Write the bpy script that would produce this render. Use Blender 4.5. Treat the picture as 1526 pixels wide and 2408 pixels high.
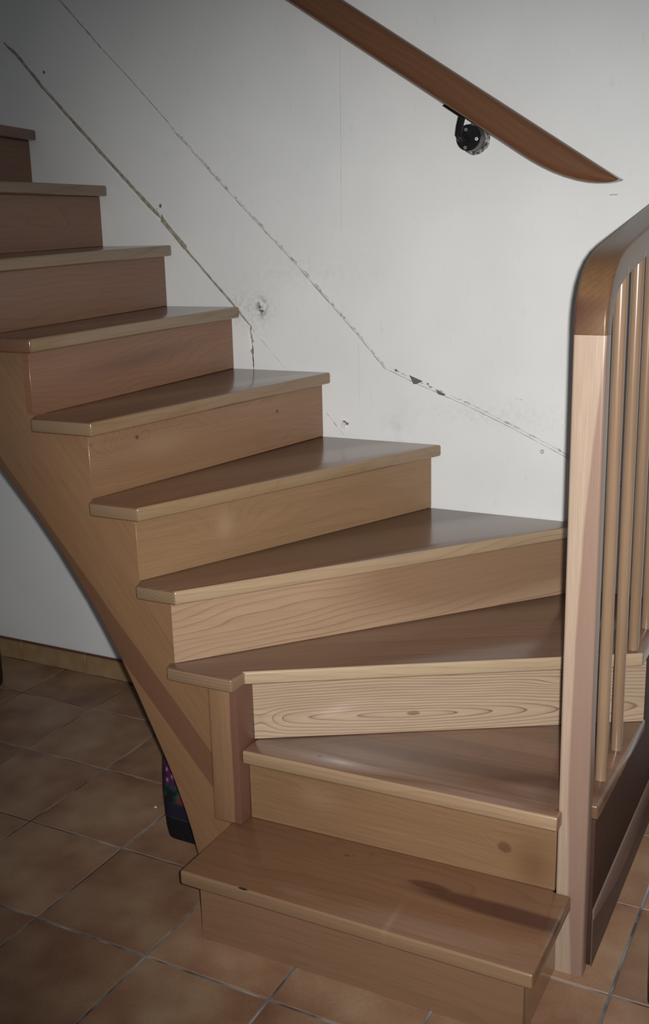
import bpy, bmesh, math, random
from mathutils import Vector, Matrix

for o in list(bpy.data.objects):
    bpy.data.objects.remove(o, do_unlink=True)
S = bpy.context.scene
COL = S.collection
R = random.Random(7)

# ------------------------------------------------------------------ camera, world, flash, exposure
F = Vector((-0.44174, 0.86718, -0.22993))
YAW, PITCH, ROLL = 0.4711, -0.2320, -0.0189
CAM = Vector((1.2771, -2.5986, 1.4351))
fwd = Vector((-math.sin(YAW)*math.cos(PITCH), math.cos(YAW)*math.cos(PITCH), math.sin(PITCH)))
rt = Vector((math.cos(YAW), math.sin(YAW), 0))
upv = rt.cross(fwd)
rgt = rt*math.cos(ROLL) + upv*math.sin(ROLL)
upp = -rt*math.sin(ROLL) + upv*math.cos(ROLL)
cd = bpy.data.cameras.new('camera')
cam = bpy.data.objects.new('camera', cd)
COL.objects.link(cam)
cam.matrix_world = Matrix((
    (rgt.x, upp.x, -fwd.x, CAM.x),
    (rgt.y, upp.y, -fwd.y, CAM.y),
    (rgt.z, upp.z, -fwd.z, CAM.z),
    (0, 0, 0, 1)))
cd.sensor_width = 36.0
cd.lens = 2440.817/2408*36.0
cd.shift_x = -(812.138-763.0)/2408
cd.shift_y = (1151.448-1204.0)/2408
cd.clip_start = 0.02
S.camera = cam

W = bpy.data.worlds.new('world')
S.world = W
W.use_nodes = True
W.node_tree.nodes['Background'].inputs['Color'].default_value = (0.93, 0.96, 1.0, 1)
W.node_tree.nodes['Background'].inputs['Strength'].default_value = 0.085

fl = bpy.data.lights.new('camera_flash', 'SPOT')
flash = bpy.data.objects.new('camera_flash', fl)
COL.objects.link(flash)
flash.location = CAM + rgt*0.032 + upp*0.008
AIM = Vector((0.44, -0.15, 0.75))
flash.rotation_euler = (AIM - flash.location).to_track_quat('-Z', 'Y').to_euler()
fl.energy = 244
fl.color = (1.0, 0.985, 0.965)
fl.spot_size = math.radians(77)
fl.spot_blend = 1.0
fl.shadow_soft_size = 0.012

S.view_settings.view_transform = 'Standard'
S.view_settings.look = 'None'
S.view_settings.exposure = 0.0
S.view_settings.gamma = 1.0
S.view_settings.use_curve_mapping = False


# ------------------------------------------------------------------ node helper
class NT:
    def __init__(s, name):
        s.m = bpy.data.materials.new(name)
        s.m.use_nodes = True
        s.t = s.m.node_tree
        s.b = s.t.nodes['Principled BSDF']

    def link(s, a, b):
        s.t.links.new(a, b)

    def put(s, sock, v):
        if isinstance(v, bpy.types.NodeSocket):
            s.link(v, sock)
        else:
            sock.default_value = v

    def math(s, op, a, b=None, c=None, clamp=False):
        n = s.t.nodes.new('ShaderNodeMath')
        n.operation = op
        n.use_clamp = clamp
        s.put(n.inputs[0], a)
        if b is not None:
            s.put(n.inputs[1], b)
        if c is not None:
            s.put(n.inputs[2], c)
        return n.outputs[0]

    def vmath(s, op, a, b=None):
        n = s.t.nodes.new('ShaderNodeVectorMath')
        n.operation = op
        s.put(n.inputs[0], a)
        if b is not None:
            s.put(n.inputs[1], b)
        return n.outputs['Value'] if op in ('LENGTH', 'DOT_PRODUCT') else n.outputs[0]

    def noise(s, vec, scale, detail=2.0, rough=0.5):
        n = s.t.nodes.new('ShaderNodeTexNoise')
        s.put(n.inputs['Vector'], vec)
        n.inputs['Scale'].default_value = scale
        n.inputs['Detail'].default_value = detail
        n.inputs['Roughness'].default_value = rough
        return n.outputs[0]

    def white(s, w):
        n = s.t.nodes.new('ShaderNodeTexWhiteNoise')
        n.noise_dimensions = '1D'
        s.put(n.inputs['W'], w)
        return n.outputs['Value']

    def ramp(s, fac, stops):
        n = s.t.nodes.new('ShaderNodeValToRGB')
        e = n.color_ramp.elements
        while len(e) < len(stops):
            e.new(0.5)
        for el, (p, c) in zip(e, stops):
            el.position = p
            el.color = (c[0], c[1], c[2], 1) if not isinstance(c, (int, float)) else (c, c, c, 1)
        s.put(n.inputs[0], fac)
        return n.outputs[0]

    def mix(s, fac, a, b, mode='MIX'):
        n = s.t.nodes.new('ShaderNodeMix')
        n.data_type = 'RGBA'
        n.blend_type = mode
        s.put(n.inputs[0], fac)
        for sock, v in ((n.inputs[6], a), (n.inputs[7], b)):
            if isinstance(v, (tuple, list)):
                sock.default_value = (v[0], v[1], v[2], 1)
            else:
                s.link(v, sock)
        return n.outputs[2]

    def objco(s):
        return s.t.nodes.new('ShaderNodeTexCoord').outputs['Object']

    def objrand(s):
        return s.t.nodes.new('ShaderNodeObjectInfo').outputs['Random']

    def sep(s, v):
        n = s.t.nodes.new('ShaderNodeSeparateXYZ')
        s.link(v, n.inputs[0])
        return n.outputs

    def bump(s, h, strength, dist):
        n = s.t.nodes.new('ShaderNodeBump')
        n.inputs['Strength'].default_value = strength
        n.inputs['Distance'].default_value = dist
        s.link(h, n.inputs['Height'])
        s.link(n.outputs[0], s.b.inputs['Normal'])

    def finish(s, col, rough=0.5, spec=0.5, metal=0.0, coat=0.0, coatr=0.1):
        s.put(s.b.inputs['Base Color'], col if isinstance(col, bpy.types.NodeSocket) else (col[0], col[1], col[2], 1))
        s.put(s.b.inputs['Roughness'], rough)
        s.b.inputs['Specular IOR Level'].default_value = spec
        s.b.inputs['Metallic'].default_value = metal
        s.b.inputs['Coat Weight'].default_value = coat
        s.b.inputs['Coat Roughness'].default_value = coatr
        return s.m


def plain(name, col, rough=0.5, spec=0.5, metal=0.0, coat=0.0):
    n = NT(name)
    return n.finish(col, rough, spec, metal, coat)


def wood(name, light, dark, across=(0, 1, 0.9), freq=55.0, contrast=0.45, wav=0.05, tilt=0.0, bumps=(), lamel=None,
         spots=(), off=(0, 0, 0), rough=0.27, coat=0.25, fibre=0.10, tone=0.16, band=(), mul=(1, 1, 1), lit_front=None, pith=None, endgrain=False, streak=0.13):
    """varnished wood; local X runs along the grain.  bumps: (x, v, a, b, height) make cathedral / knot contours in the
    (x, across) plane; spots: (x, v, a, b, rgb, strength) real stains, heartwood and knots; lamel: (width, strength)
    glued strips; band: (v centre, half width, slope, rgb, strength)"""
    mc = lambda c: tuple(a*b for a, b in zip(c, mul))
    light, dark = mc(light), mc(dark)
    n = NT(name)
    p = n.objco()
    q = n.vmath('ADD', p, off)
    x, y, z = n.sep(p)
    v = n.math('ADD', n.math('MULTIPLY', y, across[1]), n.math('MULTIPLY', z, across[2]))
    v = n.math('ADD', v, n.math('MULTIPLY', x, tilt))
    lo = n.noise(n.vmath('MULTIPLY', q, (1.6, 6.0, 6.0)), 1.0, 2.0)
    me = n.noise(n.vmath('MULTIPLY', q, (7.0, 40.0, 40.0)), 1.0, 2.0)
    v0 = v
    if pith:    # growth rings closing round a line inside the board
        dx = n.math('MULTIPLY', n.math('SUBTRACT', x, pith[0]), pith[2])
        dv = n.math('SUBTRACT', n.math('ADD', v, n.math('MULTIPLY', n.math('SUBTRACT', lo, 0.5), 0.02)), pith[1])
        v0 = n.math('SQRT', n.math('ADD', n.math('MULTIPLY', dx, dx), n.math('MULTIPLY', dv, dv)))
    fld = n.math('ADD', v0, n.math('MULTIPLY', lo, wav*3.0))
    fld = n.math('ADD', fld, n.math('MULTIPLY', me, wav*0.12))

    def blob(cx, cv, a, b):
        dx = n.math('DIVIDE', n.math('SUBTRACT', x, cx), a)
        dv = n.math('DIVIDE', n.math('SUBTRACT', v, cv), b)
        d2 = n.math('ADD', n.math('MULTIPLY', dx, dx), n.math('MULTIPLY', dv, dv))
        return n.math('POWER', 2.718, n.math('MULTIPLY', d2, -1.0))
    for (cx, cv, a, b, h) in bumps:
        fld = n.math('ADD', fld, n.math('MULTIPLY', blob(cx, cv, a, b), h))
    ring = n.math('FRACT', n.math('ADD', n.math('MULTIPLY', fld, freq), off[0]*3.1))
    late = n.ramp(ring, [(0.0, 0.70), (0.07, 0.03), (0.60, 0.07), (0.88, 0.35), (0.965, 1.0)])
    pat = n.noise(n.vmath('MULTIPLY', q, (2.2, 5.0, 5.0)), 1.0, 1.0)
    amt = n.math('MULTIPLY', late, n.math('MULTIPLY', n.math('ADD', pat, 0.15), contrast*1.5), clamp=True)
    col = n.mix(amt, light, dark)
    # broad tone, fine fibres and pores
    t = n.noise(n.vmath('MULTIPLY', q, (2.0, 9.0, 9.0)), 1.0, 2.0)
    tv = n.math('MULTIPLY_ADD', n.math('SUBTRACT', t, 0.5), tone*2.2, 1.0)
    fb = n.noise(n.vmath('MULTIPLY', q, (14.0, 420.0, 420.0)), 1.0, 2.0)
    fv = n.math('MULTIPLY_ADD', n.math('SUBTRACT', fb, 0.5), fibre*2.4, 1.0)
    sk = n.noise(n.vmath('MULTIPLY', q, (3.0, 110.0, 110.0)), 1.0, 3.0, 0.6)
    g = n.math('MULTIPLY', n.math('MULTIPLY', tv, fv), n.math('MULTIPLY_ADD', n.math('SUBTRACT', sk, 0.5), streak*2.4, 1.0))
    if lamel:
        wdt, st = lamel
        k = n.math('FLOOR', n.math('ADD', n.math('DIVIDE', v, wdt), 50.0+off[1]))
        lv = n.white(k)
        g = n.math('MULTIPLY', g, n.math('MULTIPLY_ADD', n.math('SUBTRACT', lv, 0.5), st*2, 1.0))
        hue = n.white(n.math('ADD', k, 31.7))
        col = n.mix(n.math('MULTIPLY', n.math('GREATER_THAN', hue, 0.62), min(1.0, st*1.7)), col, dark)
    c = n.t.nodes.new('ShaderNodeCombineXYZ')
    for i in range(3):
        n.link(g, c.inputs[i])
    col = n.mix(1.0, col, c.outputs[0], 'MULTIPLY')
    for (cv, hw, slope, rgb, st) in band:
        sh = slope(n, x) if callable(slope) else n.math('MULTIPLY', x, slope)
        d = n.math('ABSOLUTE', n.math('SUBTRACT', n.math('ADD', v, sh), cv))
        e = n.math('ADD', d, n.math('MULTIPLY', n.math('SUBTRACT', me, 0.5), 0.006))
        msk = n.ramp(n.math('DIVIDE', e, hw), [(0.0, 1.0), (0.9, 1.0), (1.0, 0.0)])
        col = n.mix(n.math('MULTIPLY', msk, st), col, mc(rgb))
    col0 = col
    if lit_front:     # nosing front painted paler: light strikes it squarer than the tread top
        lc = n.mix(amt, lit_front, tuple(c*0.5 for c in lit_front))
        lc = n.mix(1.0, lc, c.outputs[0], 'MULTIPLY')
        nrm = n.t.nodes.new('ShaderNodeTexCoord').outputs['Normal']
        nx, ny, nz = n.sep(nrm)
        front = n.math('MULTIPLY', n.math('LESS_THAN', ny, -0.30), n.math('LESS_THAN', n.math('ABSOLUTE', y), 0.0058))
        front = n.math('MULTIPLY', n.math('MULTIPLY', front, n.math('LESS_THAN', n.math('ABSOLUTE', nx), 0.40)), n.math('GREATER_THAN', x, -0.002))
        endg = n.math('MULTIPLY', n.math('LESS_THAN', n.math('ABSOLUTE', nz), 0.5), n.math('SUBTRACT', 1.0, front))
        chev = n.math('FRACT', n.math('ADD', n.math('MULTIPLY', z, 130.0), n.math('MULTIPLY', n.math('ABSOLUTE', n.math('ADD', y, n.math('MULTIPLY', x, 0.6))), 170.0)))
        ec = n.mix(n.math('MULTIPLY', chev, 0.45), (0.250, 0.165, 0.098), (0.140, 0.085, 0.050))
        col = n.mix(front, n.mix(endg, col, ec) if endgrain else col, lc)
    for (cx, cv, a, b, rgb, st) in spots:
        m = n.math('ADD', blob(cx, cv, a, b), n.math('MULTIPLY', n.math('SUBTRACT', fb, 0.5), 0.25))
        m = n.math('MULTIPLY', n.ramp(m, [(0.30, 0.0), (0.62, 1.0)] if st > 0.7 else [(0.05, 0.0), (1.0, 1.0)]), st, clamp=True)
        col = n.mix(m, col, mc(rgb))
    n.bump(fb, 0.05, 0.0006)
    return n.finish(col, rough, 0.5, 0.0, coat, 0.12)


# ------------------------------------------------------------------ geometry helpers
def obj(name, bm, mat, parent=None, matrix=None, smooth=True):
    me = bpy.data.meshes.new(name)
    bm.normal_update()
    bm.to_mesh(me)
    bm.free()
    if smooth:
        me.polygons.foreach_set('use_smooth', [True]*len(me.polygons))
        try:
            me.set_sharp_from_angle(angle=math.radians(38))
        except Exception:
            pass
    for m in (mat if isinstance(mat, (list, tuple)) else [mat]):
        me.materials.append(m)
    o = bpy.data.objects.new(name, me)
    COL.objects.link(o)
    if parent is not None:
        o.parent = parent
    if matrix is not None:
        o.matrix_local = matrix
    return o


def thing(name, label, cat, loc=(0, 0, 0), group=None):
    o = bpy.data.objects.new(name, None)
    o.empty_display_size = 0.05
    COL.objects.link(o)
    o.location = loc
    o['label'] = label
    o['category'] = cat
    if group:
        o['group'] = group
    return o


def tag(o, label, cat, group=None):
    o['label'] = label
    o['category'] = cat
    if group:
        o['group'] = group


def bevel(bm, w, seg=2, edges=None, ang=25):
    if edges is None:
        edges = [e for e in bm.edges if len(e.link_faces) == 2 and e.calc_face_angle(0) > math.radians(ang)]
    bmesh.ops.bevel(bm, geom=edges, offset=w, segments=seg, profile=0.5, affect='EDGES', clamp_overlap=True)


def frame(origin, xdir, zdir=(0, 0, 1)):
    X = Vector(xdir).normalized()
    Z = Vector(zdir).normalized()
    Y = Z.cross(X).normalized()
    Z = X.cross(Y)
    M = Matrix.Identity(4)
    for i in range(3):
        M[i][0], M[i][1], M[i][2], M[i][3] = X[i], Y[i], Z[i], origin[i]
    return M


def prism(top, bottom):
    """closed solid between two matching vertex loops"""
    bm = bmesh.new()
    a = [bm.verts.new(p) for p in top]
    b = [bm.verts.new(p) for p in bottom]
    n = len(a)
    bm.faces.new(a)
    bm.faces.new(list(reversed(b)))
    for i in range(n):
        j = (i+1) % n
        bm.faces.new((a[j], a[i], b[i], b[j]))
    bmesh.ops.recalc_face_normals(bm, faces=bm.faces)
    return bm


def solid(top, bottom, M):
    I = M.inverted()
    return prism([I @ Vector(p) for p in top], [I @ Vector(p) for p in bottom])


def box_bm(x0, x1, y0, y1, z0, z1):
    return prism([(x0, y0, z1), (x1, y0, z1), (x1, y1, z1), (x0, y1, z1)],
                 [(x0, y0, z0), (x1, y0, z0), (x1, y1, z0), (x0, y1, z0)])


def loft(sections, cap=True):
    """sections: (centre, A, B, half w, half h, r): rounded rectangles skinned together"""
    bm = bmesh.new()
    rings = []
    for (c, A, B, w, h, r) in sections:
        c, A, B = Vector(c), Vector(A).normalized(), Vector(B).normalized()
        r = min(r, w*0.98, h*0.98)
        pts = []
        for (sx, sy, a0) in ((1, 1, 0), (-1, 1, 90), (-1, -1, 180), (1, -1, 270)):
            for k in range(7):
                a = math.radians(a0+15*k)
                pts.append(c + A*(sx*(w-r)+r*math.cos(a)) + B*(sy*(h-r)+r*math.sin(a)))
        rings.append([bm.verts.new(p) for p in pts])
    for r0, r1 in zip(rings, rings[1:]):
        n = len(r0)
        for i in range(n):
            j = (i+1) % n
            bm.faces.new((r0[i], r0[j], r1[j], r1[i]))
    if cap:
        bm.faces.new(list(reversed(rings[0])))
        bm.faces.new(rings[-1])
    bmesh.ops.recalc_face_normals(bm, faces=bm.faces)
    return bm


def cyl(p0, p1, r0, r1=None, seg=20, bev=0.0):
    r1 = r0 if r1 is None else r1
    p0, p1 = Vector(p0), Vector(p1)
    d = (p1-p0).normalized()
    A = d.orthogonal().normalized()
    B = d.cross(A)
    st = [(p0, r0), (p1, r1)]
    if bev:
        st = [(p0, r0-bev), (p0+d*bev, r0), (p1-d*bev, r1), (p1, r1-bev)]
    bm = bmesh.new()
    rings = [[bm.verts.new(c+(A*math.cos(2*math.pi*i/seg)+B*math.sin(2*math.pi*i/seg))*r) for i in range(seg)] for c, r in st]
    for a, b in zip(rings, rings[1:]):
        for i in range(seg):
            j = (i+1) % seg
            bm.faces.new((a[i], a[j], b[j], b[i]))
    bm.faces.new(list(reversed(rings[0])))
    bm.faces.new(rings[-1])
    bmesh.ops.recalc_face_normals(bm, faces=bm.faces)
    return bm


# ------------------------------------------------------------------ materials
GOLD, GOLDD = (0.300, 0.178, 0.088), (0.125, 0.060, 0.027)
RED, REDD = (0.250, 0.138, 0.075), (0.105, 0.047, 0.027)
PALE, PALED = (0.480, 0.345, 0.225), (0.185, 0.115, 0.065)
PINK, PINKD = (0.40, 0.255, 0.178), (0.215, 0.118, 0.078)
HEART = (0.100, 0.040, 0.024)

# ---- white papered wall with the dirt left by the old stair
n = NT('white_wall_paper')
p = n.objco()
g1 = n.noise(p, 3.2, 3.0)
g2 = n.noise(n.vmath('MULTIPLY', p, (1, 1, 0.35)), 60.0, 3.0)
g3 = n.noise(p, 420.0, 2.0)
base = n.mix(n.ramp(g1, [(0.35, 0.0), (0.75, 1.0)]), (0.755, 0.765, 0.755), (0.690, 0.700, 0.695))
px, py, pz = n.sep(p)
def wall_smudge(cx, cz, a, b, rgb, st, base, ns):
    dx = n.math('DIVIDE', n.math('SUBTRACT', px, cx), a)
    dz = n.math('DIVIDE', n.math('SUBTRACT', pz, cz), b)
    d2 = n.math('ADD', n.math('MULTIPLY', dx, dx), n.math('MULTIPLY', dz, dz))
    m = n.math('POWER', 2.718, n.math('MULTIPLY', d2, -1.0))
    m = n.math('MULTIPLY', m, n.ramp(n.noise(p, ns, 3.0), [(0.40, 0.0), (0.70, 1.0)]))
    return n.mix(n.math('MULTIPLY', m, st, clamp=True), base, rgb)
GR = (0.20, 0.205, 0.19)
base = wall_smudge(-0.305, 1.262, 0.013, 0.020, (0.09, 0.095, 0.085), 3.0, base, 45.0)
base = wall_smudge(-0.345, 1.255, 0.080, 0.060, GR, 0.34, base, 90.0)
base = wall_smudge(0.12, 0.93, 0.05, 0.08, GR, 0.15, base, 30.0)
base = wall_smudge(0.40, 0.99, 0.20, 0.03, GR, 0.15, base, 70.0)
base = wall_smudge(-0.15, 1.37, 0.20, 0.05, GR, 0.12, base, 60.0)
base = n.mix(n.math('MULTIPLY', n.ramp(g2, [(0.62, 0.0), (0.80, 1.0)]), 0.10), base, GR)
n.bump(n.math('ADD', g3, n.math('MULTIPLY', g2, 1.5)), 0.12, 0.0012)
M_WALL = n.finish(base, 0.75, 0.3)

# ---- terracotta floor tiles
n = NT('terracotta_tile')
p = n.objco()
rnd = n.objrand()
c3 = n.t.nodes.new('ShaderNodeCombineXYZ')
n.link(n.math('MULTIPLY', rnd, 37.0), c3.inputs[0])
n.link(n.math('MULTIPLY', rnd, 91.0), c3.inputs[1])
q = n.vmath('ADD', p, c3.outputs[0])
a = n.noise(q, 5.0, 2.0)
b = n.noise(q, 13.0, 4.0)
f = n.math('ADD', n.math('MULTIPLY', a, 0.70), n.math('MULTIPLY', b, 0.30))
x, y, z = n.sep(p)
ed = n.math('MAXIMUM', n.math('ABSOLUTE', x), n.math('ABSOLUTE', y))
f = n.math('SUBTRACT', f, n.math('MULTIPLY', n.ramp(n.math('DIVIDE', ed, 0.15), [(0.62, 0.0), (1.0, 1.0)]), 0.05))
col = n.ramp(f, [(0.30, (0.185, 0.088, 0.052)), (0.44, (0.265, 0.145, 0.086)), (0.58, (0.325, 0.205, 0.123)), (0.72, (0.375, 0.262, 0.163))])
fine = n.noise(q, 170.0, 2.0)
c4 = n.t.nodes.new('ShaderNodeCombineXYZ')
fv = n.math('MULTIPLY_ADD', n.math('SUBTRACT', fine, 0.5), 0.35, 1.0)
fv = n.math('MULTIPLY', fv, n.math('MULTIPLY_ADD', rnd, 0.24, 0.88))
for i in range(3):
    n.link(fv, c4.inputs[i])
col = n.mix(1.0, col, c4.outputs[0], 'MULTIPLY')
n.bump(b, 0.10, 0.002)
M_TILE = n.finish(col, 0.42, 0.4)

n = NT('grout')
g = n.noise(n.objco(), 9.0, 3.0)
M_GROUT = n.finish(n.mix(n.ramp(g, [(0.42, 0.0), (0.62, 1.0)]), (0.075, 0.075, 0.08), (0.30, 0.32, 0.33)), 0.9, 0.2)

n = NT('baseboard_tile')
p = n.objco()
x, y, z = n.sep(p)
b = n.noise(p, 16.0, 3.0)
col = n.ramp(b, [(0.3, (0.26, 0.155, 0.075)), (0.7, (0.33, 0.22, 0.12))])
col = n.mix(n.ramp(z, [(0.068, 0.0), (0.071, 1.0)]), col, (0.11, 0.042, 0.028))
M_BASE = n.finish(col, 0.45, 0.4)

M_CRACK = plain('dark_crack', (0.11, 0.095, 0.08), 0.9, 0.1)
n = NT('old_plaster')
g = n.noise(n.objco(), 55.0, 4.0)
M_PLASTER = n.finish(n.ramp(g, [(0.35, (0.24, 0.205, 0.150)), (0.65, (0.42, 0.38, 0.31))]), 0.95, 0.1)
n = NT('scuffed_paper_edge')
g = n.noise(n.objco(), 48.0, 3.0)
M_SCUFF = n.finish(n.ramp(g, [(0.38, (0.36, 0.345, 0.32)), (0.56, (0.66, 0.66, 0.645))]), 0.95, 0.1)
M_LINE = plain('thin_grey_line', (0.34, 0.34, 0.33), 0.9, 0.1)
M_FINE = plain('faint_grey_line', (0.56, 0.56, 0.55), 0.9, 0.1)
M_CHIP = plain('grey_mortar', (0.145, 0.14, 0.13), 0.95, 0.1)
M_WHITE = plain('white_filler', (0.80, 0.80, 0.78), 0.7, 0.2)
M_BLACK = plain('black_lacquer', (0.006, 0.006, 0.0065), 0.32, 0.5)
M_STEEL = plain('screw_steel', (0.80, 0.79, 0.76), 0.35, 0.6, 0.2)
M_STEEL2 = plain('dull_screw_steel', (0.26, 0.25, 0.22), 0.4, 0.5, 0.3)
M_GREYM = plain('grey_metal_spacer', (0.20, 0.18, 0.165), 0.45, 0.5, 0.4)
M_DARKW = plain('dark_stained_wood', (0.012, 0.008, 0.008), 0.4, 0.4)
M_SLOT = plain('screw_slot', (0.02, 0.02, 0.02), 0.6, 0.2)

# ------------------------------------------------------------------ setting: wall, floor, baseboard
wall = obj('wall_back', box_bm(-3.2, 2.6, 0.0, 0.15, -0.05, 3.2), M_WALL, smooth=False)
wall['kind'] = 'structure'
wall['label'] = 'white papered wall behind the stairs with old stair marks'

T, GX, GY = 0.2982, -0.8599, 0.0749
GAP = 0.0052
floor = obj('floor', box_bm(-3.2, 2.6, -3.4, 0.0, -0.06, -0.0022), M_GROUT, smooth=False)
floor['kind'] = 'structure'
floor['label'] = 'terracotta tiled floor with grey joints'


def tile_bm(w, d0, d1):
    bm = box_bm(-w/2, w/2, d0, d1, -0.010, 0.0)
    top = [e for e in bm.edges if all(v.co.z > -0.001 for v in e.verts)]
    bmesh.ops.bevel(bm, geom=top, offset=0.0016, segments=1, affect='EDGES')
    return bm


tile_full = tile_cut = None
for j in range(0, 8):
    for i in range(-6, 10):
        cx, cy = GX+(i+0.5)*T, GY-(j+0.5)*T
        if j == 0:
            if tile_cut is None:
                o = obj('tile', tile_bm(T-GAP, -T/2+GAP/2, -0.0125-cy), M_TILE, floor, Matrix.Translation((cx, cy, 0)))
                tile_cut = o.data
            else:
                o = bpy.data.objects.new('tile', tile_cut); COL.objects.link(o); o.parent = floor; o.location = (cx, cy, 0)
        else:
            if tile_full is None:
                o = obj('tile', tile_bm(T-GAP, -T/2+GAP/2, T/2-GAP/2), M_TILE, floor, Matrix.Translation((cx, cy, 0)))
                tile_full = o.data
            else:
                o = bpy.data.objects.new('tile', tile_full); COL.objects.link(o); o.parent = floor; o.location = (cx, cy, 0)
                if (i*3+j*5) % 4 == 1:
                    o.rotation_euler.z = math.pi
                elif (i+j*3) % 4 == 2:
                    o.rotation_euler.z = math.pi/2

base = obj('baseboard_back', box_bm(-2.6, 2.4, -0.0045, -0.0002, 0.0, 0.070), M_GROUT, smooth=False)
base['kind'] = 'structure'
base['label'] = 'terracotta tile baseboard along the wall under the stairs'
bt = None
for i in range(-4, 13):
    x0 = -1.3543 + i*0.2911
    if bt is None:
        bm = box_bm(0.0012, 0.2899, -0.0120, -0.0046, 0.0005, 0.0765)
        bevel(bm, 0.0012, 1)
        o = obj('baseboard_tile', bm, M_BASE, base, Matrix.Translation((x0, 0, 0)))
        bt = o.data
    else:
        o = bpy.data.objects.new('baseboard_tile', bt); COL.objects.link(o); o.parent = base; o.location = (x0, 0, 0)


# ------------------------------------------------------------------ marks left on the wall (thin real pieces)
def ribbon(name, pts, w, mat, proud=0.0007, jit=0.3, step=0.012, seed=1, taper=True, skip=0.0):
    """irregular thin strip following (x, z) points on the wall"""
    r = random.Random(seed)
    P = [Vector((p[0], p[1])) for p in pts]
    path = []
    for a, b in zip(P, P[1:]):
        k = max(1, int((b-a).length/step))
        for t in range(k):
            path.append(a.lerp(b, t/k))
    path.append(P[-1])
    bm = bmesh.new()
    L, Q, prev = [], [], None
    m = len(path)
    rows = []
    for i, c in enumerate(path):
        d = (path[min(i+1, m-1)]-path[max(i-1, 0)]).normalized()
        nn = Vector((-d.y, d.x))
        ww = w*(1+jit*(r.random()*2-1))*0.5
        if taper and (i == 0 or i == m-1):
            ww *= 0.25
        sh = w*jit*0.35*(r.random()*2-1)
        a, b = c+nn*(ww+sh), c-nn*(ww-sh)
        rows.append((a, b))
    vs = []
    for a, b in rows:
        vs.append([bm.verts.new((a.x, -proud, a.y)), bm.verts.new((b.x, -proud, b.y)),
                   bm.verts.new((b.x, 0.0003, b.y)), bm.verts.new((a.x, 0.0003, a.y))])
    for i, (u, v) in enumerate(zip(vs, vs[1:])):
        if skip and r.random() < skip:
            for q in (u, v):
                pass
            continue
        for k in range(4):
            l = (k+1) % 4
            bm.faces.new((u[k], u[l], v[l], v[k]))
    bm.faces.new(vs[0]); bm.faces.new(list(reversed(vs[-1])))
    bmesh.ops.recalc_face_normals(bm, faces=bm.faces)
    return obj(name, bm, mat, wall, smooth=False)


def chip(name, pts, mat, proud=0.0011):
    return obj(name, prism([(x, -proud, z) for x, z in pts], [(x, 0.0003, z) for x, z in pts]), mat, wall, smooth=False)


LOW = [(-1.202, 2.061), (-1.151, 2.02), (-1.06, 1.92), (-0.984, 1.845), (-0.908, 1.771), (-0.818, 1.684), (-0.73, 1.601), (-0.642, 1.519)]
LOW2 = [(-0.642, 1.519), (-0.556, 1.425), (-0.471, 1.339), (-0.401, 1.268), (-0.345, 1.208)]
UPA = [(-1.02, 2.21), (-0.967, 2.156), (-0.821, 2.007)]
UPB = [(-0.821, 2.007), (-0.734, 1.924), (-0.593, 1.782)]
UPC = [(-0.593, 1.782), (-0.454, 1.643), (-0.317, 1.51), (-0.197, 1.397), (-0.104, 1.303), (0.012, 1.185), (0.089, 1.099)]
UPD = [(0.089, 1.099), (0.171, 1.065), (0.325, 1.009), (0.444, 0.959), (0.655, 0.862), (0.80, 0.80)]
ribbon('plaster_gap', LOW, 0.0088, M_PLASTER, 0.0005, 0.28, 0.02, seed=2)
ribbon('plaster_gap', LOW2, 0.0062, M_PLASTER, 0.0005, 0.28, 0.02, seed=3)
ribbon('plaster_edge', [(x-0.006, z-0.006) for x, z in LOW[2:]], 0.0035, M_WHITE, 0.002, seed=4)
ribbon('dark_line', [(x+0.004, z+0.004) for x, z in LOW[2:]], 0.0012, M_LINE, 0.0009, 0.8, seed=14)
ribbon('paper_edge', UPA, 0.0055, M_SCUFF, seed=5)
ribbon('dark_line', UPA, 0.0018, M_LINE, 0.0009, 0.8, seed=15)
ribbon('dark_line', UPB, 0.0020, M_LINE, 0.0007, 0.25, seed=6)
ribbon('paper_edge', UPC, 0.0042, M_SCUFF, 0.0005, 1.0, 0.007, seed=7)
ribbon('dark_line', [(x-.003, z-.003) for x, z in UPC], 0.0018, M_LINE, 0.0009, 0.8, seed=8)
ribbon('paper_edge', [(x+.006, z+.006) for x, z in UPD], 0.0034, M_SCUFF, 0.0005, 1.0, 0.007, seed=9)
ribbon('dark_line', UPD, 0.0012, M_LINE, 0.0009, 0.7, seed=10)
ribbon('dark_line', [(0.35, 1.008), (0.455, 0.962), (0.56, 0.915)], 0.0035, M_SCUFF, 0.0010, 0.9, seed=21)
ribbon('hairline', [(-0.345, 1.205), (-0.235, 1.091)], 0.0016, M_SCUFF, seed=11)
ribbon('hairline', [(-0.109, 0.974), (-0.046, 0.904)], 0.0022, M_SCUFF, seed=12)
ribbon('wall_crack', [(-0.345, 1.211), (-0.3455, 1.19), (-0.341, 1.165), (-0.345, 1.14), (-0.342, 1.12)], 0.0060, M_PLASTER, 0.0008, 0.8, 0.006, seed=13)
ribbon('wall_crack', [(-0.340, 1.15), (-0.3415, 1.12), (-0.3408, 1.083)], 0.0028, M_CRACK, 0.0010, 0.5, 0.006, seed=16)
ribbon('plaster_edge', [(-0.351, 1.19), (-0.350, 1.165), (-0.347, 1.140)], 0.0060, M_WHITE, 0.0016, 0.5, 0.006, seed=17)
ribbon('paper_seam', [(-0.037, 1.96), (-0.044, 1.458)], 0.0014, M_FINE, 0.0005, 0.4, 0.03, seed=18)
ribbon('paper_seam', [(0.003, 1.188), (0.002, 0.986)], 0.0012, M_FINE, 0.0005, 0.4, 0.03, seed=19)
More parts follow.
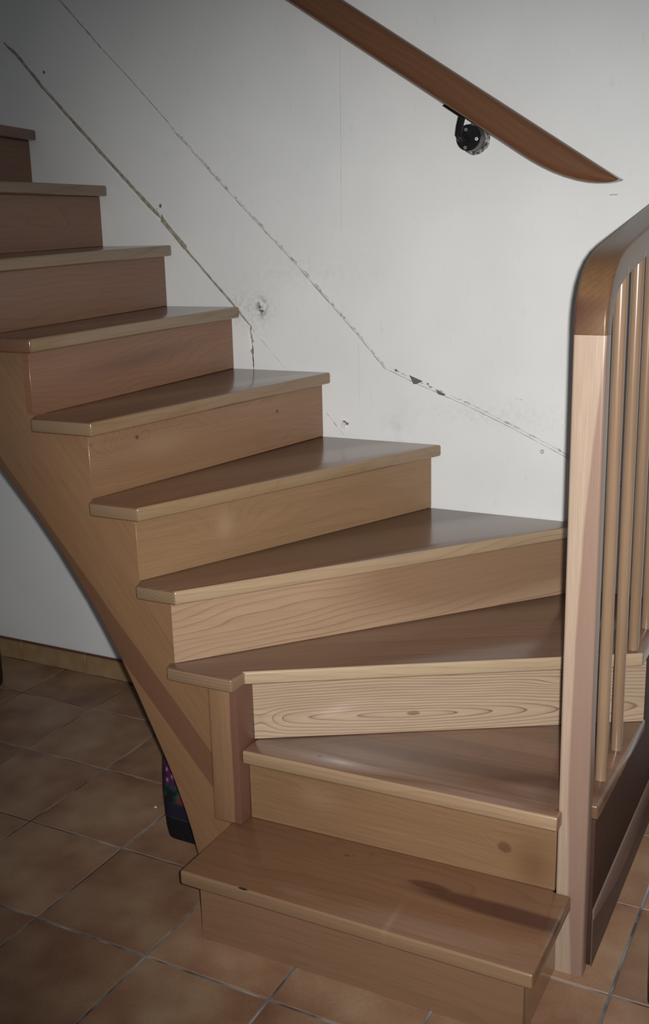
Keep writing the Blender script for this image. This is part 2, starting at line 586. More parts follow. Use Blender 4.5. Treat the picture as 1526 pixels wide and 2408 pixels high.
ribbon('paper_seam', [(-0.305, 1.135), (-0.303, 1.083)], 0.0010, M_FINE, 0.0005, 0.4, 0.03, seed=20)
chip('plaster_patch', [(-0.640, 1.533), (-0.632, 1.519), (-0.600, 1.483), (-0.556, 1.440), (-0.556, 1.428), (-0.566, 1.428), (-0.600, 1.466), (-0.645, 1.512)], M_PLASTER)
chip('mortar_chip', [(0.156, 1.085), (0.180, 1.076), (0.196, 1.070), (0.178, 1.062), (0.168, 1.061)], M_CHIP)
chip('mortar_chip', [(0.233, 1.050), (0.248, 1.043), (0.262, 1.037), (0.256, 1.033), (0.240, 1.037)], M_CHIP)
chip('mortar_chip', [(0.113, 1.100), (0.119, 1.100), (0.119, 1.094), (0.114, 1.095)], M_CHIP)
chip('mortar_chip', [(0.207, 1.066), (0.213, 1.065), (0.212, 1.061), (0.208, 1.062)], M_CHIP)
chip('scratch', [(0.680, 1.540), (0.700, 1.5405), (0.700, 1.5385), (0.680, 1.538)], M_LINE, 0.0006)
chip('scratch', [(0.455, 1.037), (0.475, 1.034), (0.475, 1.032), (0.455, 1.035)], M_SCUFF, 0.0006)
obj('paper_peel', prism([(-0.056, -0.004, 0.930), (-0.050, -0.012, 0.945), (-0.040, -0.010, 0.942), (-0.044, -0.006, 0.925)],
                        [(-0.056, 0.0003, 0.930), (-0.050, 0.0003, 0.945), (-0.040, 0.0003, 0.942), (-0.044, 0.0003, 0.925)]), M_WHITE, wall)
chip('mortar_chip', [(-0.052, 0.947), (-0.044, 0.948), (-0.036, 0.942), (-0.037, 0.934), (-0.041, 0.938)], M_CHIP, 0.0009)


def hole(x, z, r, inner=M_CRACK, rim=M_SCUFF):
    """screw hole: raised plaster rim ring and dark plug a little lower"""
    bm = bmesh.new()
    k = 14
    for ra, rb in ((r, r*0.62),):
        A = [bm.verts.new((x+ra*1.25*math.cos(2*math.pi*i/k)*0.8, 0.0002, z+ra*math.sin(2*math.pi*i/k))) for i in range(k)]
        B = [bm.verts.new((x+rb*math.cos(2*math.pi*i/k), -0.0016, z+rb*math.sin(2*math.pi*i/k))) for i in range(k)]
        for i in range(k):
            j = (i+1) % k
            bm.faces.new((A[i], A[j], B[j], B[i]))
    bmesh.ops.recalc_face_normals(bm, faces=bm.faces)
    obj('hole_rim', bm, rim, wall)
    obj('screw_hole', cyl((x, 0.0003, z), (x, -0.0009, z), r*0.63, seg=14), inner, wall)


hole(-0.642, 1.556, 0.0075, M_CHIP)
hole(-1.048, 1.962, 0.0070, M_CHIP)
hole(0.531, 0.900, 0.0060, M_FINE)
hole(-0.034, 0.940, 0.0040, M_CHIP)
hole(-0.655, 1.548, 0.0022)

# ------------------------------------------------------------------ staircase
H = 0.18
TH = 0.0315
ZI = {4: 0.0, 5: -0.004, 6: -0.0065, 7: -0.012, 8: -0.024, 9: -0.018, 10: -0.008}
ZW = {5: -0.001, 6: 0.004, 7: 0.004, 8: 0.003, 9: 0.002, 10: -0.002}


def zt(k, y):
    t = min(1.0, max(0.0, -y/0.89))
    return k*H + ZW.get(k, 0.0)*(1-t) + ZI.get(k, 0.0)*t


stairs = thing('staircase', 'varnished brown wooden winder staircase climbing left along the white wall', 'staircase', (0, 0, 0))
W0 = -0.0015
TREADS = {
    1: [(0.0905, -1.059), (0.842, -1.053), (0.842, -0.7985), (0.806, -0.7985), (0.806, -0.782), (0.0868, -0.782)],
    2: [(0.1195, -0.852), (0.8195, -0.830), (0.8195, -0.7985), (0.8085, -0.7985), (0.8085, -0.755), (0.878, -0.755), (0.884, -0.325), (0.70, -0.43), (0.1195, -0.775)],
    3: [(-0.046, -0.885), (0.124, -0.885), (0.124, -0.836), (0.883, -0.383), (0.883, W0), (0.645, W0), (-0.058, -0.845)],
    4: [(-0.0071, -0.89), (0.664, W0), (0.20, W0), (-0.128, -0.845), (-0.111, -0.89)],
    5: [(-0.0917, -0.89), (0.2508, W0), (-0.135, W0), (-0.250, -0.845), (-0.2237, -0.89)],
    6: [(-0.2018, -0.89), (-0.0855, W0), (-0.43, W0), (-0.40, -0.845), (-0.3711, -0.89)],
    7: [(-0.3534, -0.89), (-0.381, W0), (-0.66, W0), (-0.545, -0.845), (-0.52, -0.89)],
    8: [(-0.495, -0.89), (-0.6104, W0), (-0.89, W0), (-0.75, -0.845), (-0.73, -0.89)],
    9: [(-0.70, -0.89), (-0.8372, W0), (-1.15, W0), (-0.98, -0.845), (-0.96, -0.89)],
    10: [(-0.93, -0.89), (-1.0998, W0), (-1.38, W0), (-1.20, -0.845), (-1.18, -0.89)],
}
NOSE = {1: (0, 1), 2: (0, 1), 3: (2, 3)}
RISERS = {  # front face line of each riser, left end to right end
    1: [(0.108, -1.0154), (0.812, -1.0100)],
    2: [(0.1165, -0.8181), (0.8085, -0.7965)],
    3: [(0.1165, -0.7920), (0.720, -0.4391), (0.8835, -0.3440)],
    4: [(-0.0406, -0.86), (0.6232, -0.050), (0.664, W0)],
    5: [(-0.1232, -0.86), (0.2214, W0)],
    6: [(-0.2381, -0.86), (-0.1136, W0)],
    7: [(-0.3895, -0.86), (-0.4086, W0)],
    8: [(-0.525, -0.86), (-0.6382, W0)],
    9: [(-0.73, -0.86), (-0.867, W0)],
    10: [(-0.96, -0.86), (-1.130, W0)],
}
# board looks: measured tints of the single boards
TW = {
    1: dict(light=(0.295, 0.172, 0.086), dark=GOLDD, freq=42, contrast=0.22, tone=0.14,
            spots=[(0.66, 0.150, 0.22, 0.026, HEART, 0.85), (0.49, 0.168, 0.050, 0.014, HEART, 0.75), (0.72, 0.140, 0.10, 0.030, HEART, 0.5),
                   (0.291, 0.195, 0.008, 0.004, (0.02, 0.012, 0.01), 1.0), (0.306, 0.199, 0.005, 0.006, (0.13, 0.11, 0.09), 1.0),
                   (0.295, 0.196, 0.045, 0.016, (0.34, 0.20, 0.10), 0.5), (0.152, 0.003, 0.012, 0.0035, (0.02, 0.01, 0.01), 0.9),
                   (0.463, 0.02, 0.007, 0.075, (0.46, 0.34, 0.22), 0.30)],
            bumps=[(0.29, 0.195, 0.06, 0.03, 0.06), (0.66, 0.15, 0.2, 0.05, 0.05)]),
    2: dict(light=(0.30, 0.190, 0.115), dark=(0.14, 0.074, 0.045), freq=60, contrast=0.30, lamel=(0.062, 0.15),
            spots=[(0.17, 0.045, 0.006, 0.004, (0.01, 0.01, 0.01), 1.0), (0.50, 0.125, 0.40, 0.030, (0.150, 0.078, 0.050), 0.8)]),
    3: dict(light=(0.300, 0.195, 0.120), dark=(0.145, 0.082, 0.05), freq=70, contrast=0.28, lamel=(0.085, 0.10)),
    4: dict(light=(0.27, 0.168, 0.100), dark=(0.12, 0.066, 0.040), freq=60, contrast=0.35, lamel=(0.11, 0.08)),
    5: dict(light=(0.285, 0.165, 0.088), dark=(0.125, 0.062, 0.033), freq=70, contrast=0.22),
    6: dict(light=(0.27, 0.155, 0.083), dark=(0.115, 0.055, 0.03), freq=55, contrast=0.30),
    7: dict(light=(0.275, 0.160, 0.086), dark=(0.12, 0.06, 0.033), freq=65, contrast=0.25),
    8: dict(light=(0.27, 0.165, 0.088), dark=(0.12, 0.063, 0.035), freq=60, contrast=0.30),
    9: dict(light=(0.26, 0.15, 0.082), dark=(0.12, 0.06, 0.033), freq=60, contrast=0.30),
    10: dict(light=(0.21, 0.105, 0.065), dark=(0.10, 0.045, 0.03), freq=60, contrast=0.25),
}
LIT_FRONT = {1: (0.245, 0.150, 0.086), 2: (0.31, 0.205, 0.122), 3: (0.46, 0.34, 0.22), 4: (0.37, 0.26, 0.160), 5: (0.27, 0.175, 0.095), 6: (0.235, 0.143, 0.075), 7: (0.235, 0.152, 0.082), 8: (0.21, 0.135, 0.072), 9: (0.185, 0.112, 0.062), 10: (0.15, 0.07, 0.045)}  # nosing front colours: board tone with the brighter light on upright faces painted in
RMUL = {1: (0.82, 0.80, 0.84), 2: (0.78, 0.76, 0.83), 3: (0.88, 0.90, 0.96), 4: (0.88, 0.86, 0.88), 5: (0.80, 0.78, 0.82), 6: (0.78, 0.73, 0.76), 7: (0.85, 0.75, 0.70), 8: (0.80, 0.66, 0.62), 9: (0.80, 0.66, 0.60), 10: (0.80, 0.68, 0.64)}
RW = {
    1: dict(light=(0.270, 0.158, 0.086), dark=GOLDD, freq=50, contrast=0.13, tone=0.12),
    2: dict(light=(0.290, 0.172, 0.082), dark=(0.13, 0.066, 0.028), freq=75, contrast=0.20, tilt=0.05,
            spots=[(0.165, 0.095, 0.045, 0.028, (0.40, 0.27, 0.15), 0.40), (0.588, 0.100, 0.016, 0.013, (0.15, 0.068, 0.030), 0.8),
                   (0.648, 0.075, 0.040, 0.055, (0.165, 0.080, 0.033), 0.65)],
            bumps=[(0.155, 0.10, 0.03, 0.020, 0.022), (0.588, 0.10, 0.05, 0.03, 0.04)]),
    3: dict(light=PALE, dark=PALED, freq=150, contrast=0.85, wav=0.006, tone=0.12, fibre=0.14, pith=(0.36, 0.043, 0.075),
            bumps=[(0.02, 0.043, 0.035, 0.03, 0.010), (0.70, 0.105, 0.07, 0.012, 0.010)],
            spots=[(0.358, 0.046, 0.016, 0.006, (0.22, 0.125, 0.075), 0.8)]),
    4: dict(light=(0.43, 0.29, 0.18), dark=(0.20, 0.11, 0.06), freq=70, contrast=0.50, wav=0.04, tilt=-0.05, tone=0.14,
            bumps=[(0.20, 0.05, 0.25, 0.03, 0.02)], spots=[(0.85, 0.09, 0.48, 0.13, (0.25, 0.145, 0.080), 0.75)]),
    5: dict(light=(0.325, 0.198, 0.098), dark=(0.17, 0.09, 0.042), freq=52, contrast=0.22, tone=0.14,
            spots=[(0.235, 0.085, 0.025, 0.035, (0.44, 0.31, 0.19), 0.6)], bumps=[(0.22, 0.08, 0.08, 0.05, 0.06)]),
    6: dict(light=(0.310, 0.180, 0.090), dark=(0.16, 0.078, 0.036), freq=95, contrast=0.28, wav=0.06, tone=0.2,
            bumps=[(0.17, 0.105, 0.09, 0.05, 0.09), (0.45, 0.08, 0.09, 0.05, 0.07), (0.62, 0.11, 0.10, 0.04, 0.06)],
            spots=[(0.145, 0.112, 0.006, 0.006, (0.09, 0.04, 0.02), 0.9), (0.22, 0.085, 0.09, 0.03, (0.42, 0.285, 0.165), 0.45), (0.66, 0.10, 0.006, 0.006, (0.09, 0.04, 0.02), 0.8)]),
    7: dict(light=(0.265, 0.145, 0.080), dark=REDD, freq=70, contrast=0.24, tilt=-0.05, tone=0.18,
            spots=[(0.40, 0.06, 0.28, 0.022, (0.16, 0.072, 0.040), 0.7)]),
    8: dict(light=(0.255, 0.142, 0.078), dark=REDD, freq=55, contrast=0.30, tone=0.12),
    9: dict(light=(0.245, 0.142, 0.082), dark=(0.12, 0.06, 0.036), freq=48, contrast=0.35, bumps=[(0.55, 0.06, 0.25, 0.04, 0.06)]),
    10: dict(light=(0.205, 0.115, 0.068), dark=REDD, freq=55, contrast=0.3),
}
for k, poly in TREADS.items():
    i0, i1 = NOSE.get(k, (0, 1))
    a, b = Vector((*poly[i0], 0)), Vector((*poly[i1], 0))
    M = frame((a.x, a.y, k*H), b-a)
    top = [(x, y, zt(k, y)) for x, y in poly]
    bot = [(x, y, zt(k, y)-TH) for x, y in poly]
    bm = solid(top, bot, M)
    bevel(bm, 0.0055, 3, ang=40)
    mat = wood('tread_wood_%d' % k, across=(0, 1, 0.8), off=(k*1.37, k*2.11, k*0.71), rough=0.24, mul=(0.64, 0.55, 0.58), lit_front=LIT_FRONT[k], endgrain=k in (3, 4, 5, 6), **TW[k])
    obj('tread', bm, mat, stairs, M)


def board(line, z0, z1, t, k, mat, name='riser', M=None):
    """upright board: front line (left to right), thickness t backwards"""
    P = [Vector((x, y)) for x, y in line]
    back = []
    for i, q in enumerate(P):
        d = (P[min(i+1, len(P)-1)]-P[max(i-1, 0)]).normalized()
        back.append(q + Vector((-d.y, d.x))*t)
    for q in back:
        q.y = min(q.y, W0)
    loop = P + back[::-1]
    d = P[-1]-P[0]
    M = frame((P[0].x, P[0].y, (k-1)*H), (d.x, d.y, 0))
    bm = solid([(q.x, q.y, z1(q.y)) for q in loop], [(q.x, q.y, z0(q.y)) for q in loop], M)
    bevel(bm, 0.0012, 1, ang=40)
    return obj(name, bm, mat, stairs, M)


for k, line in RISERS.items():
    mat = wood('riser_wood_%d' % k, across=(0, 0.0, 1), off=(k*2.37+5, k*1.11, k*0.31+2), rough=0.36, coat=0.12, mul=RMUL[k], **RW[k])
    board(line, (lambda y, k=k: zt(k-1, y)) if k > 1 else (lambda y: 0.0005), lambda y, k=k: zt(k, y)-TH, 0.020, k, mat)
mat = wood('step_side_wood', GOLD, GOLDD, across=(0, 0, 1), freq=50, contrast=0.3, off=(3, 1, 2))
for x in (0.812, 0.128):
    M = frame((x-0.02 if x > 0.5 else x, -0.992, 0), (0, 1, 0))
    bm = solid([(x-0.02, -0.9905, H-TH), (x, -0.9905, H-TH), (x, -0.7985, H-TH), (x-0.02, -0.7985, H-TH)],
               [(x-0.02, -0.9905, 0.0005), (x, -0.9905, 0.0005), (x, -0.7985, 0.0005), (x-0.02, -0.7985, 0.0005)], M)
    bevel(bm, 0.001, 1)
    obj('step_side', bm, mat, stairs, M)

# outer string: cut to the steps above, swept in an arc below
YF, YB = -0.86, -0.82
low = [(0.0115, 0.0005), (0.0010, 0.040), (-0.0105, 0.0820), (-0.0225, 0.1310), (-0.0385, 0.1830), (-0.0630, 0.2500), (-0.0900, 0.3130), (-0.1050, 0.3450), (-0.1300, 0.3980), (-0.1590, 0.4590),
       (-0.1925, 0.5260), (-0.2320, 0.5950), (-0.2660, 0.6500), (-0.3440, 0.7600), (-0.4033, 0.8330), (-0.5076, 0.9460), (-0.62, 1.062), (-0.78, 1.225), (-1.0, 1.44), (-1.26, 1.68)]
upper = [(0.0855, 0.0005), (0.0855, H-0.0005), (0.0440, H-0.0005), (0.0440, 3*H-TH-0.0005)]
rx = {k: RISERS[k][0][0] for k in range(4, 11)}
for k in range(4, 11):
    zb = zt(k-1, -0.86)-TH - 0.0005
    zu = zt(k, -0.86)-TH - 0.0005
    upper.append((rx[k]-0.001, zb))
    upper.append((rx[k]-0.001, zu))
upper.append((-1.26, 10*H-TH-0.01))
loop = low[::-1] and (upper + low[::-1])
D = Vector((-0.60, 0, 0.80))
M = frame((0.02, YF, 0.1), (0.60, 0, -0.80), (0, -1, 0))
bm = solid([(x, YF, z) for x, z in loop], [(x, YB, z) for x, z in loop], M)
lowset = {(round(x, 4), round(z, 4)) for x, z in low}
MI = M
ed = []
for e in bm.edges:
    w = [MI @ v.co for v in e.verts]
    if all((round(q.x, 4), round(q.z, 4)) in lowset for q in w) and abs(w[0].y-w[1].y) < 1e-4:
        ed.append(e)
bevel(bm, 0.006, 3, ed)
mat = wood('string_wood', (0.325, 0.200, 0.105), (0.155, 0.080, 0.042), across=(0, 1, 0.3), freq=45, contrast=0.10, lamel=(0.090, 0.10), off=(4.4, 0.35, 2.0), tone=0.20, mul=(0.76, 0.68, 0.66),
           band=[(0.1515, 0.0300, -0.073, (0.170, 0.090, 0.056), 0.75)])
obj('outer_string', bm, mat, stairs, M)

# corner post under the end of the third tread
M = frame((0.0445, -0.8576, H), (0, 0, 1), (0, -1, 0))
bm = solid([(x, y, 3*H-TH-0.0005) for x, y in ((0.0445, -0.8576), (0.1160, -0.8576), (0.1160, -0.776), (0.0445, -0.776))],
           [(x, y, H+0.0005) for x, y in ((0.0445, -0.8576), (0.1160, -0.8576), (0.1160, -0.776), (0.0445, -0.776))], M)
bevel(bm, 0.003, 2)
mat = wood('corner_post_wood', (0.315, 0.188, 0.098), (0.155, 0.08, 0.045), across=(0, 1, 0.6), freq=50, contrast=0.10, off=(7, 2, 5), mul=(0.80, 0.76, 0.78),
           band=[(-0.092, 0.040, 0.0, (0.170, 0.085, 0.058), 0.9)])
cp = obj('corner_post', bm, mat, stairs, M)

# wall-side string of the lower steps, under the balusters
prof = [(-0.7535, 0.0005), (-0.004, 0.0005), (-0.004, 3*H-TH-0.0005), (-0.343, 3*H-TH-0.0005), (-0.343, 2*H-TH-0.0005), (-0.7535, 2*H-TH-0.0005)]
M = frame((0.874, -0.7535, 0), (0, 1, 0), (1, 0, 0))
bm = solid([(0.874, y, z) for y, z in prof], [(0.842, y, z) for y, z in prof], M)
bevel(bm, 0.0025, 2)
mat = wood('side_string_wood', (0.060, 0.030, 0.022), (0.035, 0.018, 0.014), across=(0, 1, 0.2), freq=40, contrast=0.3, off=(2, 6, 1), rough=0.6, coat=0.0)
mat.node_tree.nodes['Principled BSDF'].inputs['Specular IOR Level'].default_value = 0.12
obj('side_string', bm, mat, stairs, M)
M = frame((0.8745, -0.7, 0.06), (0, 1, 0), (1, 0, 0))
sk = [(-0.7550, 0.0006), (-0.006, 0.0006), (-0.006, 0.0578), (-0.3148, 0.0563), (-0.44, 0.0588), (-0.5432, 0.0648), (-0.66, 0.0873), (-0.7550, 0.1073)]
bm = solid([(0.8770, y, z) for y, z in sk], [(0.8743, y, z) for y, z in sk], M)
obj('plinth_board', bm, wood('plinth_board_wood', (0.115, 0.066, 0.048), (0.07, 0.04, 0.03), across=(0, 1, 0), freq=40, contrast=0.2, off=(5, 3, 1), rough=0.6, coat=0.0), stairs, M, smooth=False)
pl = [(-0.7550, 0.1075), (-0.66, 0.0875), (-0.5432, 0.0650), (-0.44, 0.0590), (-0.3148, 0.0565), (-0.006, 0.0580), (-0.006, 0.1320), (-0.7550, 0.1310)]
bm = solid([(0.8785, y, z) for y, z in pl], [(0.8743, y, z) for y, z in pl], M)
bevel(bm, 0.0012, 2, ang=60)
mat = wood('lit_plinth_wood', (0.185, 0.118, 0.100), (0.13, 0.08, 0.068), across=(0, 1, 0), freq=40, contrast=0.15, off=(2, 3, 1), rough=0.4, coat=0.0)  # lighter mauve paints in the light caught by this strip
o = obj('lit_plinth_strip', bm, mat, stairs, M)
o['label'] = 'tapered strip painted paler for the light along the foot of the dark side string'

# ------------------------------------------------------------------ balustrade
bal = thing('balustrade', 'newel post with curved wooden rail and round balusters at the foot of the stairs', 'balustrade', (0.8405, -0.777, 0))
BI = Matrix.Translation((-0.8405, 0.777, 0))
XC, HW, HD, RR = 0.8387, 0.0295, 0.0190, 0.0060
M = BI @ frame((XC, -0.777, 0), (0, 0, 1), (0, -1, 0))
MW = frame((XC, -0.777, 0), (0, 0, 1), (0, -1, 0))
zs = [0.0005, 0.4, 0.8, 1.2745]
bm = loft([(MW.inverted() @ Vector((XC, -0.777, z)), (0, 1, 0), (0, 0, 1), HW, HD, RR) for z in zs])
mat = wood('newel_wood', (0.375, 0.275, 0.205), (0.21, 0.130, 0.092), across=(0, 1, 0.4), freq=90, contrast=0.12, wav=0.01, off=(9, 1, 3), tone=0.14, fibre=0.14, rough=0.32, coat=0.0,
           band=[(-0.030, 0.050, lambda n, x: n.math('MULTIPLY', n.math('POWER', n.math('ABSOLUTE', n.math('SUBTRACT', x, 0.5)), 2.0), 0.066), (0.215, 0.128, 0.097), 0.75)])
obj('newel_post', bm, mat, bal, M)
# bent rail: straight rise out of the newel, then over to the slope of the flight
ctr = [(-0.777, 1.2750), (-0.7765, 1.290), (-0.7735, 1.308), (-0.766, 1.328), (-0.752, 1.3475), (-0.732, 1.3645), (-0.705, 1.379), (-0.668, 1.3915), (-0.62, 1.4025), (-0.56, 1.4135), (-0.45, 1.4335), (-0.3, 1.461), (-0.15, 1.489), (-0.004, 1.516)]
hd = [0.0190, 0.0198, 0.0215, 0.023, 0.025, 0.0265, 0.0275, 0.028, 0.028, 0.028, 0.028, 0.028, 0.028, 0.028]
MW = frame((XC, -0.60, 1.40), (0, 0.98, 0.18))
secs = []
for i, (y, z) in enumerate(ctr):
    y0, z0 = ctr[max(i-1, 0)]
    y1, z1 = ctr[min(i+1, len(ctr)-1)]
    t = Vector((0, y1-y0, z1-z0)).normalized()
    if i == 0:
        t = Vector((0, 0, 1))
    B = Vector((1, 0, 0)).cross(t)
    I = MW.inverted()
    secs.append((I @ Vector((XC, y, z)), I.to_3x3() @ Vector((1, 0, 0)), I.to_3x3() @ B, HW, hd[i], RR))
bm = loft(secs)
mat = wood('bent_rail_wood', (0.235, 0.135, 0.070), (0.110, 0.055, 0.030), across=(0, 1, 0.8), freq=60, contrast=0.3, off=(1, 8, 3), tone=0.16, rough=0.30, coat=0.08, tilt=0.5, mul=(0.66, 0.62, 0.60),
           spots=[(-0.21, -0.0, 0.022, 0.18, (0.105, 0.052, 0.040), 0.85)])
o = obj('handrail', bm, mat, bal, BI @ MW)
mat.node_tree.nodes['Principled BSDF'].inputs['Specular IOR Level'].default_value = 0.25
mat.node_tree.nodes['Principled BSDF'].inputs['Coat Weight'].default_value = 0.0
o['label'] = 'bent darker brown handrail rising out of the newel post'
mats = [wood('baluster_wood_%d' % i, (0.265, 0.172, 0.108), (0.16, 0.095, 0.058), across=(0, 1, 0.8), freq=120, contrast=0.20, wav=0.015, off=(i*1.7, i, 4), tone=0.22, rough=0.24) for i in range(3)]
bal_mesh = {}
for i, (y, zb) in enumerate([(-0.6455, 2*H), (-0.503, 2*H), (-0.365, 3*H), (-0.218, 3*H), (-0.078, 3*H)]):
    ztop = 1.382 + (y+0.6455)*0.1836 + 0.006
    M = frame((0.8568, y, zb+0.0003), (0, 0, 1), (0, -1, 0))
    bm = cyl((0, 0, 0), (ztop-zb, 0, 0), 0.0121, seg=24)
    obj('baluster', bm, mats[i % 3], bal, BI @ M)

# ------------------------------------------------------------------ handrail on the wall
rail = thing('wall_handrail', 'brown wooden handrail with pointed end sloping across the white wall', 'handrail', (0.3352, 0, 1.70))
RI = Matrix.Translation((-0.3352, 0, -1.70))
YR = -0.080
sl = Vector((1, 0, -0.652)).normalized()
nu = Vector((0.652, 0, 1)).normalized()
tip = Vector((0.7235, YR, 1.5701))
Lr = 1.75
MW = frame(tip, sl, nu)      # local X down the rail, Z up square to it
TKT = 0.076
secs = []
for s, dep in [(-Lr, 1.0), (-0.60, 1.0), (-0.30, 1.0), (-0.235, 1.0), (-0.205, 0.992), (-0.175, 0.965), (-0.145, 0.915), (-0.115, 0.835), (-0.085, 0.725), (-0.06, 0.60), (-0.04, 0.465), (-0.022, 0.315), (-0.010, 0.19), (-0.002, 0.08), (0.0, 0.03)]:
    h = TKT*dep
    secs.append(((s, 0, -h/2), (0, 1, 0), (0, 0, 1), 0.026, h/2, 0.0235))
bm = loft(secs)
mat = wood('wall_rail_wood', (0.215, 0.120, 0.060), (0.105, 0.052, 0.027), across=(0, 0.6, 1), freq=60, contrast=0.25, off=(5, 1, 9), tone=0.10, rough=0.27, mul=(0.68, 0.54, 0.52))
obj('rail', bm, mat, rail, RI @ MW)
# bracket: disc on a metal spacer set into a plaster hole, bent arm and saddle
bx, bz = 0.3362, 1.6870
br = obj('bracket', cyl((bx, -0.038, bz), (bx, -0.046, bz), 0.0315, seg=40, bev=0.0012), M_BLACK, rail, RI)
br['label'] = 'black round bracket with bent arm holding the rail'


def sub(name, bm, mat):
    o = obj(name, bm, mat, br)
    return o


sub('spacer', cyl((bx, -0.0378, bz), (bx, -0.0005, bz), 0.0305, seg=36), M_GREYM)
for dx, dz in ((0.0225, -0.0045), (-0.0070, -0.0235), (-0.0055, 0.0190)):
    sub('screw', cyl((bx+dx, -0.0455, bz+dz), (bx+dx, -0.0478, bz+dz), 0.0046, 0.0040, seg=16), M_STEEL if dx > 0.01 else M_STEEL2)
    sub('screw_slot', cyl((bx+dx, -0.0476, bz+dz), (bx+dx, -0.0480, bz+dz), 0.0015, seg=8), M_SLOT)
arm = [(bx-0.002, -0.0455, bz-0.002), (bx-0.008, -0.053, bz-0.003), (bx-0.016, -0.059, bz-0.001), (bx-0.0185, -0.064, bz+0.007), (bx-0.012, -0.073, bz+0.025), (bx-0.004, -0.0795, bz+0.046)]
secs = []
for i, q in enumerate(arm):
    t = (Vector(arm[min(i+1, len(arm)-1)])-Vector(arm[max(i-1, 0)])).normalized()
    A = t.cross(Vector((0.3, -1, 0.2))).normalized()
    secs.append((q, A, t.cross(A), 0.0088, 0.0072, 0.0055))
sub('arm', loft(secs), M_BLACK)
sc = tip + sl*(-0.440) - nu*(TKT+0.0018)
secs = [((sc + sl*s), (0, 1, 0), nu, 0.011, 0.0018, 0.0016) for s in (-0.030, 0.030)]
sub('saddle', loft(secs), M_BLACK)
# broken plaster around the spacer
r = random.Random(31)
bm = bmesh.new()
k = 30
ra, rb, cap = [], [], []
for i in range(k):
    an = 2*math.pi*i/k
    R0 = 0.0400*(1+0.07*(r.random()-0.5))
    R1 = 0.0350*(1+0.10*(r.random()-0.5))
    ra.append(bm.verts.new((bx+0.003+R0*math.cos(an), 0.0003, bz+0.001+R0*math.sin(an))))
    rb.append(bm.verts.new((bx+0.003+R1*math.cos(an), -0.0028-0.002*r.random(), bz+0.001+R1*math.sin(an))))
    cap.append(bm.verts.new((bx+0.002+0.029*math.cos(an), -0.0004, bz+0.029*math.sin(an))))
for i in range(k):
    j = (i+1) % k
    bm.faces.new((ra[i], ra[j], rb[j], rb[i]))
    bm.faces.new((rb[i], rb[j], cap[j], cap[i]))
bmesh.ops.recalc_face_normals(bm, faces=bm.faces)
n = NT('broken_plaster')
g = n.noise(n.objco(), 95.0, 3.0)
M_BROKEN = n.finish(n.ramp(g, [(0.40, (0.07, 0.07, 0.07)), (0.66, (0.50, 0.50, 0.49))]), 0.9, 0.1)
obj('plaster_hole', bm, M_BROKEN, wall)

# ------------------------------------------------------------------ bag under the stairs
bag = thing('bag', 'black bag with flowery purple and green upper part standing under the stairs', 'bag', (-0.12, -0.62, 0))
MB = Matrix.Translation((0.12, 0.62, 0))
secs = []
for z, x0, x1, y0, y1, rr in [(0.002, -0.178, 0.010, -0.722, -0.56, 0.03), (0.012, -0.196, 0.028, -0.745, -0.545, 0.04), (0.04, -0.2000, 0.03, -0.750, -0.54, 0.045), (0.0725, -0.2015, 0.03, -0.750, -0.54, 0.045)]:
    secs.append((((x0+x1)/2, (y0+y1)/2, z), (1, 0, 0), (0, 1, 0), (x1-x0)/2, (y1-y0)/2, rr))
n = NT('black_bag_fabric')
g = n.noise(n.objco(), 260.0, 2.0)
M_BAG = n.finish(n.ramp(g, [(0.3, (0.004, 0.004, 0.005)), (0.7, (0.011, 0.010, 0.013))]), 0.8, 0.2)
obj('body', loft(secs), M_BAG, bag, MB)
secs = []
for z, x0, x1, y0, y1, rr in [(0.073, -0.2015, 0.030, -0.750, -0.54, 0.045), (0.1255, -0.2045, 0.031, -0.749, -0.54, 0.045), (0.17, -0.207, 0.029, -0.742, -0.54, 0.045), (0.23, -0.212, 0.02, -0.728, -0.55, 0.045), (0.27, -0.216, 0.0, -0.70, -0.56, 0.05), (0.295, -0.20, -0.03, -0.68, -0.58, 0.045)]:
    secs.append((((x0+x1)/2, (y0+y1)/2, z), (1, 0, 0), (0, 1, 0), (x1-x0)/2, (y1-y0)/2, rr))
n = NT('flower_print')
p = n.objco()
x, y, z = n.sep(p)
vt = n.t.nodes.new('ShaderNodeTexVoronoi')
n.link(p, vt.inputs['Vector'])
vt.inputs['Scale'].default_value = 42.0
v2 = n.noise(p, 30.0, 3.0)
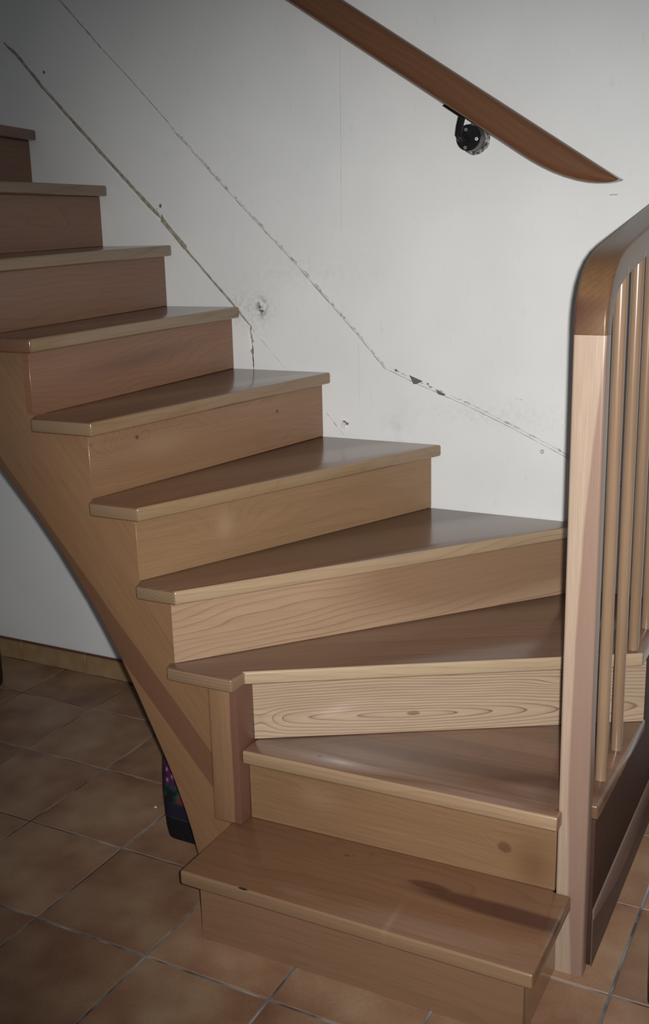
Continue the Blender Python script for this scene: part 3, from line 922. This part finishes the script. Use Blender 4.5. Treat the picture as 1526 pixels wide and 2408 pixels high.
flower = n.ramp(vt.outputs['Distance'], [(0.10, (0.34, 0.14, 0.27)), (0.26, (0.085, 0.016, 0.07)), (0.55, (0.035, 0.012, 0.04))])
leaf = n.ramp(v2, [(0.40, (0.008, 0.008, 0.01)), (0.55, (0.012, 0.055, 0.035)), (0.66, (0.13, 0.02, 0.02))])
low_ = n.mix(n.ramp(z, [(0.108, 0.0), (0.118, 1.0)]), (0.014, 0.010, 0.024), leaf)
M_FLOWER = n.finish(n.mix(n.ramp(z, [(0.148, 0.0), (0.158, 1.0)]), low_, flower), 0.8, 0.2)
o = obj('printed_top', loft(secs), M_FLOWER, bag, MB)
o['label'] = 'flowery purple, pink and green upper part'
secs = [(((-0.2015+0.030)/2, -0.645, z), (1, 0, 0), (0, 1, 0), 0.1166, 0.1058, 0.046) for z in (0.0710, 0.0750)]
obj('seam', loft(secs), plain('bag_piping', (0.022, 0.022, 0.024), 0.6, 0.3), bag, MB)

# ------------------------------------------------------------------ furniture legs cut off by the frame, and a crumb on the floor
secs = [((1.0225, -0.806, z), (1, 0.2, 0), (-0.2, 1, 0), w, w, 0.008) for z, w in ((0.0005, 0.014), (0.006, 0.0205), (0.02, 0.0245), (0.10, 0.0240), (0.70, 0.0245))]
o = obj('furniture_leg', loft(secs), M_DARKW)
tag(o, 'dark rounded furniture leg on the tiles at the right edge, near the newel post', 'furniture leg')
secs = [((-1.2850, -0.2086, z), (1, 0.5, 0), (-0.5, 1, 0), w, w, 0.010) for z, w in ((0.0005, 0.014), (0.006, 0.018), (0.03, 0.019), (0.42, 0.019))]
o = obj('furniture_leg', loft(secs), M_DARKW)
tag(o, 'sliver of a dark furniture foot at the left edge, before the baseboard', 'furniture leg')

bm = bmesh.new()
bmesh.ops.create_icosphere(bm, subdivisions=1, radius=0.0032)
for v in bm.verts:
    v.co.x *= 1.5
    v.co.z = max(v.co.z*0.6, -0.0016)
o = obj('crumb', bm, M_WHITE, None, Matrix.Translation((-0.3046, -0.6300, 0.0016)))
tag(o, 'tiny white crumb on the brown tile left of the bag', 'crumb')
